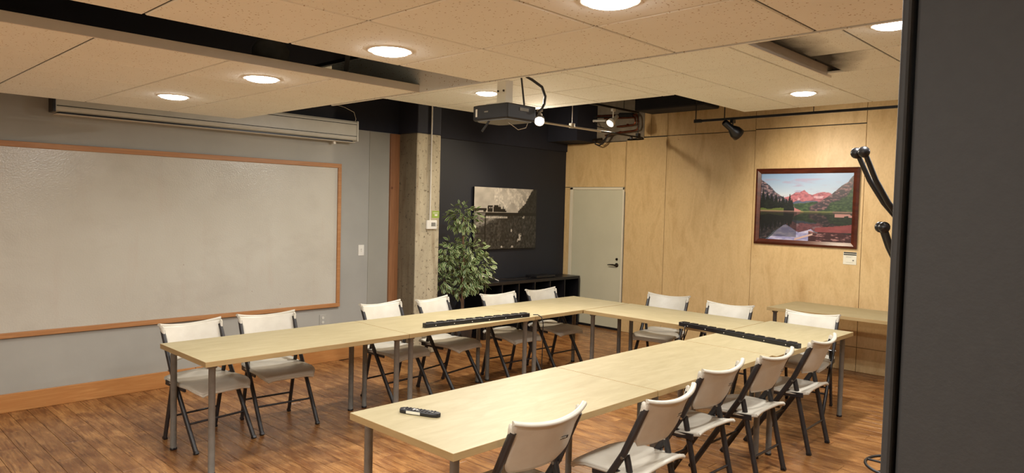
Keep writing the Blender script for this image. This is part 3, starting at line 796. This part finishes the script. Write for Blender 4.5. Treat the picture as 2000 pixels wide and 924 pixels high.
    zax = Vector((0, -1, -.40)).normalized(); xax = Vector((-1, 0, 0)) if False else Vector((1, 0, 0)); yax = zax.cross(xax)
    badge.matrix_local = Matrix(((xax.x, yax.x, zax.x, c.x), (xax.y, yax.y, zax.y, c.y-.0065), (xax.z, yax.z, zax.z, c.z-.0025), (0, 0, 0, 1)))
    me = text_mesh('LIFETIME', .0125)
    me.materials.append(M['paper']); 
    me.transform(Matrix.Translation((0, 0, .0019)))
    bt = MB(); lt_me = me
    dg = badge.data; bm = bmesh.new(); bm.from_mesh(dg); nfb = len(bm.faces); bm.from_mesh(me)
    bm.faces.ensure_lookup_table()
    for i_, f in enumerate(bm.faces): f.material_index = 0 if i_ < nfb else 1
    bm.to_mesh(dg); bm.free(); dg.materials.append(M['paper'])
    return t
C0 = make_chair()
CH = [  # centre of the back top x, y ; facing angle of the sitter (deg, 0 = +X, 90 = +Y) ; label
    (1.430, .420, 8, 'white folding chair at the near end of the whiteboard row'),
    (1.385, 1.037, -4, 'second white folding chair of the whiteboard row, in front of the board frame'),
    (1.400, 2.135, 5, 'white folding chair in front of the grey wall and timber post'),
    (1.430, 2.72, 12, 'white folding chair in front of the concrete column'),
    (1.520, 3.535, -3, 'white folding chair right of the potted ficus, before the black cube shelf'),
    (1.510, 4.22, -1, 'white folding chair at the far end of the whiteboard row, nearest the door'),
    (2.680, 5.0, -81, 'leftmost white folding chair against the plywood wall side, nearest the door'),
    (3.455, 4.88, -84.5, 'middle white folding chair on the plywood wall side'),
    (4.235, 4.96, -82, 'white folding chair on the plywood wall side, in front of the table against the wall'),
    (4.735, .69, 180, 'nearest white folding chair, seen from behind at the bottom of the picture'),
    (4.905, 1.42, 183, 'second white folding chair from the front on the partition side, pulled out'),
    (4.770, 2.22, 179, 'middle white folding chair of the five seen from behind'),
    (4.820, 2.855, 180, 'fourth white folding chair from the front on the partition side'),
    (4.815, 3.68, 182, 'farthest white folding chair seen from behind, at the end of the black power strip'),
]
for i, (bx, by, ang, lab) in enumerate(CH):
    t = C0 if i == 0 else copy_tree(C0)
    a = math.radians(ang); f = Vector((math.cos(a), math.sin(a)))
    t.location = (bx + f.x*.285, by + f.y*.285, 0); t.rotation_euler = (0, 0, a-PI/2)
    tag(t, lab, 'chair', 'white and charcoal folding chairs')

# ------------------------------------------------------------------ power strips
def power_strip(p0, p1, label, cord):
    p0, p1 = Vector(p0), Vector(p1); d = p1-p0; L = d.length
    t = empty('power_strip', p0, math.atan2(d.y, d.x), label, 'power strip', 'long black power strips on the tables')
    MB().box(0, L, 0, .05, 0, .036).build('body', M['black_plastic'], t, bevel=.004)
    n = int(L/.095)
    om = MB().box(-.030, .030, -.017, .017, 0, .006); 
    for q in (-.012, .012): om.box(-.004+q, .004+q, -.006, .006, .006, .0064)
    om = om.mesh('outlet', M['black_metal'])
    sm = MB().lathe([(.004, 0), (.003, .002)], 10, Matrix.Rotation(PI/2, 4, 'X')).mesh('screw', M['white_plastic'])
    for k in range(n):
        inst('outlet', om, t, (.06+k*(L-.12)/(n-1), .026, .036))
    for k in range(6): inst('screw', sm, t, (.10+k*(L-.2)/5, .0, .014))
    return t
STRIP_A = power_strip((2.285, 1.957, .74), (2.40, 3.085, .74), 'long black power strip lying on the whiteboard row of tables', None)
bpy.context.view_layer.update()
STRIP_B = power_strip((3.53, 3.785, .74), (4.655, 3.595, .74), 'long black power strip lying across the right end table', None)
c = MB().tube([(2.40, 3.13, .757), (2.42, 3.17, .755), (2.45, 3.19, .735), (2.462, 3.20, .68), (2.455, 3.21, .45), (2.42, 3.24, .15), (2.36, 3.20, .03), (2.25, 3.05, .006), (2.0, 2.9, .006)], .0045, 8).build('cord', M['black_plastic'], STRIP_A)
c.matrix_parent_inverse = STRIP_A.matrix_basis.inverted()
c = MB().tube([(3.60, 3.79, .752), (3.605, 3.768, .748), (3.608, 3.758, .73), (3.603, 3.762, .68), (3.59, 3.775, .62), (3.565, 3.80, .575), (3.54, 3.84, .57), (3.52, 3.9, .60), (3.51, 3.98, .69)], .0045, 8).build('cord', M['black_plastic'], STRIP_B)
c.matrix_parent_inverse = STRIP_B.matrix_basis.inverted()

# remote control
t = empty('remote_control', (4.015, .40, .74), math.atan2(.085, .20), 'black remote control with pale sticker on the nearest table', 'remote control')
b = MB(); b.prism([(0, .004), (.012, -.021), (.04, -.025), (.19, -.025), (.215, -.018), (.222, 0), (.215, .018), (.19, .025), (.04, .025), (.012, .021)], .0, .020)
b.build('body', M['black_plastic'], t, bevel=.005)
bm_ = MB().lathe([(.005, 0), (.0045, .003)], 10).mesh('button', M['frame_metal']); bl_ = MB().lathe([(.005, 0), (.0045, .003)], 10).mesh('button', M['ink_grey'])
for i in range(9):
    for j in range(3): inst('button', bl_ if (i+j) % 4 == 0 else bm_, t, (.035+i*.019, -.013+j*.013, .020))
MB().box(.05, .125, -.0262, -.025, .004, .017).build('sticker', M['paper'], t)
MB().box(.075, .10, -.008, .006, .0195, .0215).build('pale_key', M['white_plastic'], t)

# ------------------------------------------------------------------ black cube shelf along the black wall
t = empty('cube_shelf', (-.205, 4.64, 0), 0, 'black open cube shelf standing along the black wall', 'shelf')
D, LL, HH = .37, 1.97, .74
MB().box(0, D, 0, LL, HH-.04, HH).build('top', M['black_plastic'], t, bevel=.002)
MB().box(0, D, 0, LL, 0, .04).build('bottom', M['black_plastic'], t, bevel=.002)
MB().box(0, .006, .02, LL-.02, .04, HH-.04).build('back', M['black_metal'], t)
for k in range(7): MB().box(.006, D, k*(LL-.03)/6, k*(LL-.03)/6+.03 if k in (0, 6) else k*(LL-.03)/6+.018, .04, HH-.04).build('divider' if k not in (0, 6) else 'side_panel', M['black_plastic'], t)
MB().box(.006, D-.002, .03, LL-.03, .365, .38).build('shelf_board', M['black_plastic'], t)
t = MB().box(-.12, .10, 5.72, 6.12, .742, .775).build('laptop', M['black_plastic'], bevel=.006); tag(t, 'closed flat black device lying on the cube shelf', 'device')
c = MB().tube([(-.02, 4.72, .80), (0, 4.80, .815), (.02, 4.88, .80), (.05, 4.96, .765), (.06, 5.0, .748)], .006, 8).build('cable', M['white_plastic']); tag(c, 'short white cable on the cube shelf beside the ficus', 'cable')
c = MB().tube([(.02, 4.9, .80), (.04, 5.05, .765), (.06, 5.3, .75), (.03, 5.6, .748), (.0, 5.71, .755)], .004, 8).build('cable', M['frame_metal']); tag(c, 'thin dark cable running to the flat device on the cube shelf', 'cable')

# ------------------------------------------------------------------ ficus
fx, fy = .30, 4.12
t = empty('potted_ficus', (fx, fy, 0), 0, 'artificial ficus tree with variegated leaves beside the concrete column', 'plant')
MB().lathe([(.12, 0), (.15, .26), (.155, .28), (.145, .28), (.14, .25)], 28).build('pot', M['pot'], t)
MB().lathe([(.138, .24), (.05, .255), (.001, .26)], 20).build('soil', M['soil'], t)
trunk = MB()
trunk.tube([(0, 0, .24), (.012, .01, .5), (-.008, .02, .8), (.01, .01, 1.1), (.004, -.005, 1.45), (0, .005, 1.60)], [.021, .020, .018, .015, .010, .006], 10)
trunk.tube([(.02, 0, .24), (-.006, .02, .5), (.016, 0, .8), (-.004, .018, 1.05)], [.015, .015, .013, .01], 8)
blobs = [(0, 0, 1.60, .21, 110), (.02, .03, 1.50, .15, 40), (.0, .12, 1.17, .22, 150), (-.02, -.16, 1.19, .17, 90), (.05, .20, .98, .22, 190), (0, .0, .98, .23, 170),
         (-.02, -.27, 1.08, .13, 60), (-.02, -.29, .83, .13, 60), (.04, .05, .80, .16, 90), (.03, .22, .83, .17, 90), (0, -.05, .72, .12, 45)]
leaf = MB(); 
LP = [(0, 0), (.25, .32), (.5, .42), (.75, .30), (1, 0)]
lv = []; lf_ = []; uv = []
for i, (s_, w_) in enumerate(LP):
    zc = -.10*s_*s_
    lv += [(s_, -w_*.5, zc+.05*w_), (s_, 0, zc), (s_, w_*.5, zc+.05*w_)]
for i in range(4):
    a = i*3; lf_ += [(a, a+3, a+4, a+1), (a+1, a+4, a+5, a+2)]
def leaf_mesh(name, xf):
    vs = []; fs = []; us = []
    for Mx in xf:
        n = len(vs); vs += [tuple(Mx @ Vector(p)) for p in lv]
        for f in lf_:
            fs.append(tuple(n+i for i in f)); us += [(1.0 if (i % 3) != 1 else 0.0, 0) for i in f]
    me = bpy.data.meshes.new(name); me.from_pydata(vs, [], fs); ul = me.uv_layers.new(name='UVMap')
    ul.data.foreach_set('uv', [c_ for u_ in us for c_ in u_]); me.materials.append(M['leaf'])
    me.polygons.foreach_set('use_smooth', [True]*len(fs)); return me
single = leaf_mesh('leaf', [Matrix.Identity(4)])
rnd = random.Random(11); xfs = []
for bx, by, bz, br, cnt in blobs:
    for k in range(int(cnt*1.25)):
        while True:
            q = Vector((rnd.uniform(-1, 1), rnd.uniform(-1, 1), rnd.uniform(-1, 1)))
            if .25 < q.length < 1: break
        pos = Vector((bx, by, bz)) + Vector((q.x, q.y, q.z*.85))*br
        if pos.x + fx < -.18 : pos.x = -.17-fx
        if pos.y+fy < 3.78: pos.y = 3.78-fy+rnd.uniform(0, .03)
        out = (q.normalized()*.8 + Vector((0, 0, -.45)) + Vector((rnd.uniform(-.5, .5), rnd.uniform(-.5, .5), rnd.uniform(-.4, .5)))).normalized()
        s_ = rnd.uniform(.055, .088)
        yax = out.cross(Vector((0, 0, 1)));
        if yax.length < .1: yax = Vector((0, 1, 0))
        yax.normalize(); zax = out.cross(yax) * -1
        rr = Matrix.Rotation(rnd.uniform(-.9, .9), 3, out); yax = rr @ yax; zax = rr @ zax
        Mx = Matrix(((out.x*s_, yax.x*s_, zax.x*s_, pos.x), (out.y*s_, yax.y*s_, zax.y*s_, pos.y), (out.z*s_, yax.z*s_, zax.z*s_, pos.z), (0, 0, 0, 1)))
        xfs.append((s_ + .02*(pos.x), Mx))
    if cnt > 50 or True:
        trunk.tube([(0, 0, max(.55, bz-.25)), (bx*.6, by*.6, bz-.10), (bx, by, bz+.03)], [.006, .004, .002], 6)
trunk.build('trunk', M['bark'], t)
xfs.sort(key=lambda a: -a[0])
for s_, Mx in xfs[:240]:
    o = bpy.data.objects.new('leaf', single); COL.objects.link(o); o.parent = t; o.matrix_local = Mx
o = bpy.data.objects.new('foliage', leaf_mesh('foliage', [m_ for s_, m_ in xfs[240:]])); COL.objects.link(o); o.parent = t; tag(o, kind='stuff')

# ------------------------------------------------------------------ projector
t = empty('projector', (3.52, 1.585, ZF), 0, 'black ceiling projector on a white mount', 'projector')
R_ = Matrix.Rotation(0, 4, 'Z')
b = MB(); poly = [(-.30, .015), (-.285, -.03), (-.25, -.055), (0.0, -.0), (.115, .115), (.10, .145), (-.12, .22), (-.26, .16)]
poly = [(-.17, -.075), (-.145, -.115), (-.10, -.125), (.125, -.125), (.135, -.115), (.135, .125), (.12, .135), (-.14, .135), (-.165, .12)]
poly = [(x*1.15-.02, y*1.05) for x, y in poly]
b.prism(poly, -.430, -.335); b.build('body', M['projector_black'], t, bevel=.010)
MB().prism([(x*.86, y*.86) for x, y in poly], -.437, -.429).build('underside', M['leg_metal'], t, label='paler metal underside')
MB().box(-.175, -.168, -.06, .05, -.40, -.36).build('vent', M['frame_metal'], t)
MB().lathe([(.030, 0), (.034, .022), (.026, .026)], 20, Matrix.Translation((-.205, .04, -.385)) @ Matrix.Rotation(-PI/2, 4, 'Y')).build('lens_barrel', M['black_metal'], t)
MB().box(-.150, -.135, -.1335, -.1315, -.41, -.36).build('sticker', M['white_plastic'], t)
MB().box(-.07, -.035, -.1330, -.1315, -.385, -.377).build('lettering_plate', M['ink_grey'], t)
MB().box(.1365, .1385, -.02, .06, -.375, -.355).build('port_panel', M['ink_grey'], t)
MB().box(-.10, .07, -.09, .09, -.335, -.322).build('mount_plate', M['white_metal'], t, bevel=.002)
MB().box(-.06, .02, -.035, .035, -.322, -.17).build('mount_bracket', M['white_metal'], t, bevel=.006)
MB().lathe([(.026, -.17), (.026, -.012), (.06, -.010), (.06, 0)], 20, Matrix.Translation((-.02, 0, 0))).build('mount_pole', M['white_metal'], t)
for x in (-.045, .005): MB().lathe([(.007, 0), (.007, .006)], 10, Matrix.Translation((x, -.035, -.24)) @ Matrix.Rotation(PI/2, 4, 'X')).build('bolt', M['bronze'], t)
MB().bar((-.055, -.10, -.435), (-.085, -.135, -.505), .014, .018).build('hanging_foot', M['black_metal'], t, bevel=.003)
MB().tube([(.10, .10, -.43), (.09, .09, -.47), (.06, .05, -.485), (.02, 0, -.44)], .003, 6).build('loop_wire', M['chrome'], t)
c = MB().tube([(3.56, 1.64, ZF), (3.575, 1.66, 2.57), (3.60, 1.665, 2.40)], .006, 8).build('projector_cable', M['black_plastic']); tag(c, 'straight black cable from the ceiling down to the projector', 'cable')
c = MB().tube([(3.57, 1.67, ZF), (3.575, 1.68, 2.60), (3.61, 1.72, 2.575), (3.655, 1.77, 2.53), (3.672, 1.785, 2.47), (3.67, 1.78, 2.42), (3.672, 1.755, 2.385), (3.672, 1.71, 2.355)], .009, 8).build('projector_cable', M['black_plastic']); tag(c, 'thick black cable bowing out to the right of the projector', 'cable')

# ------------------------------------------------------------------ spotlights on tracks
def spotlight(loc, aim, mat, label, watts, drop, flood=True, size=1.0, angle=70, glow='lamp_glow'):
    """track head: clip and stem at loc (track underside), lamp head below it aimed along aim"""
    t = empty('track_spotlight', loc, 0, label, 'spotlight')
    MB().box(-.018, .018, -.03, .03, -.035, 0).build('clip', M[mat], t, bevel=.003)
    MB().tube([(0, 0, -.035), (0, 0, -drop)], .008, 10).build('stem', M[mat], t)
    d = Vector(aim).normalized(); Q = d.to_track_quat('Z', 'Y').to_matrix().to_4x4()
    c = Vector((0, 0, -drop)); Mx = Matrix.Translation(c) @ Q
    k = size
    MB().lathe([(.022*k, -.10*k), (.027*k, -.095*k), (.028*k, -.02*k), (.034*k, -.01*k), (.052*k, .03*k), (.055*k, .075*k), (.050*k, .078*k), (.046*k, .060*k)], 24, Mx).build('head', M[mat], t)
    MB().lathe([(.046*k, .062*k), (.040*k, .070*k), (.001, .074*k)], 24, Mx).build('bulb', M[glow], t)
    l = bpy.data.lights.new('lamp', 'SPOT'); l.energy = watts; l.spot_size = math.radians(angle); l.spot_blend = .8; l.shadow_soft_size = .04; l.color = (1, .84, .62)
    o = bpy.data.objects.new('lamp', l); COL.objects.link(o); o.parent = t; o.location = c + d*.085*k; o.rotation_euler = (-d).to_track_quat('Z', 'Y').to_euler()
    return t
# track along the room near the black wall, and the bar beneath it
t = empty('lighting_bar', (1.5, 3.9, 2.69), 0, 'silver conduit bar hung on rods in front of the black wall', 'light bar')
MB().tube([(0, 0, 0), (0, 1.35, 0)], .013, 12).build('bar', M['white_metal'], t)
MB().tube([(0, 1.35, 0), (0, 2.25, 0)], .011, 12).build('dark_bar_end', M['frame_metal'], t, label='dark end of the bar')
MB().tube([(0, .80, 0), (0, .80, .70)], .0035, 8).build('rod', M['white_metal'], t)
MB().tube([(0, 2.15, 0), (0, 2.15, .70)], .006, 8).build('rod', M['frame_metal'], t)
MB().box(-.02, .02, .77, .83, -.015, .04).build('clamp', M['white_metal'], t, bevel=.003)
MB().box(-.02, .02, 2.12, 2.18, -.02, .05).build('clamp', M['frame_metal'], t, bevel=.003)
MB().lathe([(.018, 0), (.018, -.04)], 10, Matrix.Translation((0, 2.0, 0))).build('hook', M['frame_metal'], t)
t = MB().box(1.285, 1.315, 4.0, 6.33, 3.04, 3.065).build('lighting_track', M['black_metal']); tag(t, 'thin black lighting track up in the void above the silver bar', 'lighting track')
tr = MB().tube([(1.3, 5.4, 3.065), (1.3, 5.4, 3.4)], .004, 6); tr.tube([(1.3, 6.0, 3.065), (1.3, 6.0, 3.4)], .004, 6); tr.build('rod', M['black_metal'], t)
spotlight((1.3, 5.77, 3.04), (-.08, -.75, -.62), 'white_metal', 'white track spotlight in front of the copper pipes', 120, .15, angle=120)
spotlight((1.535, 4.10, 2.83), (.55, -.62, -.50), 'white_metal', 'bright white spotlight just right of the projector', 120, .11, size=1.05, angle=120)
MB().tube([(0, 0, 0), (0, 0, .57)], .006, 8).build('drop_rod', M['white_metal'], bpy.data.objects['track_spotlight.001'])
spotlight((1.3, 4.15, 3.04), (-.30, .72, -.60), 'white_metal', 'added white spotlight hidden above the ceiling edge, brightening the door', 100, .15, angle=110)  # unseen lamp added to brighten the door and far corner
# black track in front of the plywood wall
t = empty('lighting_track', (2.82, 5.2, 2.72), 0, 'long black lighting track hung in front of the plywood wall', 'lighting track')
MB().box(0, 4.2, -.012, .012, -.012, .012).build('track', M['black_metal'], t)
MB().box(-.02, .06, -.018, .018, -.018, .018).build('end_feed', M['black_metal'], t, bevel=.003)
MB().tube([(-.005, 0, 0), (-.005, 0, .68)], .006, 8).build('rod', M['frame_metal'], t)
MB().tube([(.33, 0, .01), (.33, 0, .68)], .006, 8).build('chain', M['frame_metal'], t)
MB().tube([(1.25, 0, .01), (1.25, 0, .68)], .004, 8).build('rod', M['frame_metal'], t)
spotlight((3.245, 5.2, 2.708), (.36, .62, -.50), 'black_metal', 'black track spotlight aimed at the framed lake picture', 60, .10, angle=130, size=1.25)

# copper pipes in the top corner
t = empty('copper_pipes', (0, 6.55, 0), 0, 'copper and foam-wrapped pipes bending in the upper corner of the plywood wall', 'pipes')
def pipe(pts, r, mat='copper', name='pipe'): return MB().tube(pts, r, 10).build(name, M[mat], t)
pipe([(.45, 0, 3.09), (1.06, 0, 3.065), (1.135, 0, 3.05), (1.155, 0, 3.0), (1.160, 0, 2.90), (1.145, 0, 2.86), (1.10, 0, 2.845), (.74, 0, 2.825), (.60, 0, 2.80)], .013)
pipe([(.55, .03, 3.05), (1.0, .03, 3.035), (1.075, .03, 3.03), (1.09, .03, 2.99), (1.085, .03, 2.95), (1.06, .03, 2.93), (.78, .03, 2.92)], .013)
pipe([(.84, .0, 3.08), (1.07, 0, 3.065)], .030, 'foam', 'foam_sleeve'); pipe([(.37, .02, 3.09), (.84, .02, 3.07)], .022, 'foam', 'foam_sleeve')
pipe([(.40, -.03, 3.02), (.62, -.03, 3.01)], .018, 'white_plastic', 'valve_body')
for x, z in ((1.115, 3.06), (1.155, 2.97), (.98, 2.93), (.86, 2.835)): MB().lathe([(.018, -.012), (.018, .012)], 12, Matrix.Translation((x, 0, z)) @ Matrix.Rotation(PI/2, 4, 'Y')).build('fitting', M['copper'], t)
pipe([(.45, -.06, 3.0), (.50, -.06, 2.93), (.62, -.06, 2.90)], .007, 'frame_metal', 'hose')
pipe([(.46, -.05, 2.74), (.47, -.06, 2.68), (.54, -.06, 2.655), (.62, -.06, 2.69), (.70, -.06, 2.80), (.78, -.04, 2.83)], .010, 'frame_metal', 'hose')
pipe([(.50, -.05, 2.74), (.52, -.06, 2.70), (.56, -.06, 2.68), (.62, -.06, 2.72), (.68, -.06, 2.80)], .006, 'frame_metal', 'hose')
pipe([(.42, -.05, 2.74), (.58, -.05, 2.75)], .018, 'bronze', 'fitting')

# ------------------------------------------------------------------ dark partition close to the camera
pt = MB().box(6.5045, 8.9, -.75, -.62, 0, ZN-.001).build('partition', M['partition'], bevel=.004); tag(pt, kind='structure')
MB().box(6.490, 6.5015, -.757, -.612, 0, ZN-.002).build('corner_guard', M['partition'], pt, bevel=.004)

# ------------------------------------------------------------------ coat tree behind the partition
t = empty('coat_stand', (5.70, 2.50, 0), 0, 'black metal coat stand with ball-ended hooks, mostly behind the dark partition', 'coat stand')
MB().tube([(0, 0, .02), (0, 0, 1.98)], .016, 14).build('pole', M['black_metal'], t)
MB().lathe([(.17, 0), (.17, .012), (.03, .03), (.018, .05)], 28).build('base', M['black_metal'], t)
for z0, hgt, rad in ((1.68, .39, .33), (1.40, .28, .185)):
    for k in (0, -.12, 1, 2):
        a = math.radians(225 + k*120) + (.10 if z0 > 1.5 else 0)
        dx, dy = math.cos(a), math.sin(a)
        hk = MB().tube([(0, 0, z0), (dx*rad*.30, dy*rad*.30, z0+.12*hgt), (dx*rad*.55, dy*rad*.55, z0+.36*hgt), (dx*rad*.78, dy*rad*.78, z0+.66*hgt), (dx*rad*.96, dy*rad*.96, z0+.98*hgt)], [.016, .016, .015, .014, .013], 10).build('hook', M['black_metal'], t)
        MB().ball((dx*rad, dy*rad, z0+hgt+.01), .030, 14).build('ball', M['black_plastic'], hk)
MB().tube([(.20*math.cos(2*PI*k/32), .20*math.sin(2*PI*k/32), .40) for k in range(33)], .008, 8, False).build('ring', M['black_metal'], t)
for a in (0, PI/3, 2*PI/3): MB().tube([(.2*math.cos(a), .2*math.sin(a), .40), (-.2*math.cos(a), -.2*math.sin(a), .40)], .006, 8).build('ring_bar', M['black_metal'], t)
MB().lathe([(.11, .355), (.125, .38), (.12, .382), (.105, .36)], 24).build('tray', M['white_plastic'], t, label='white tray in the ring')
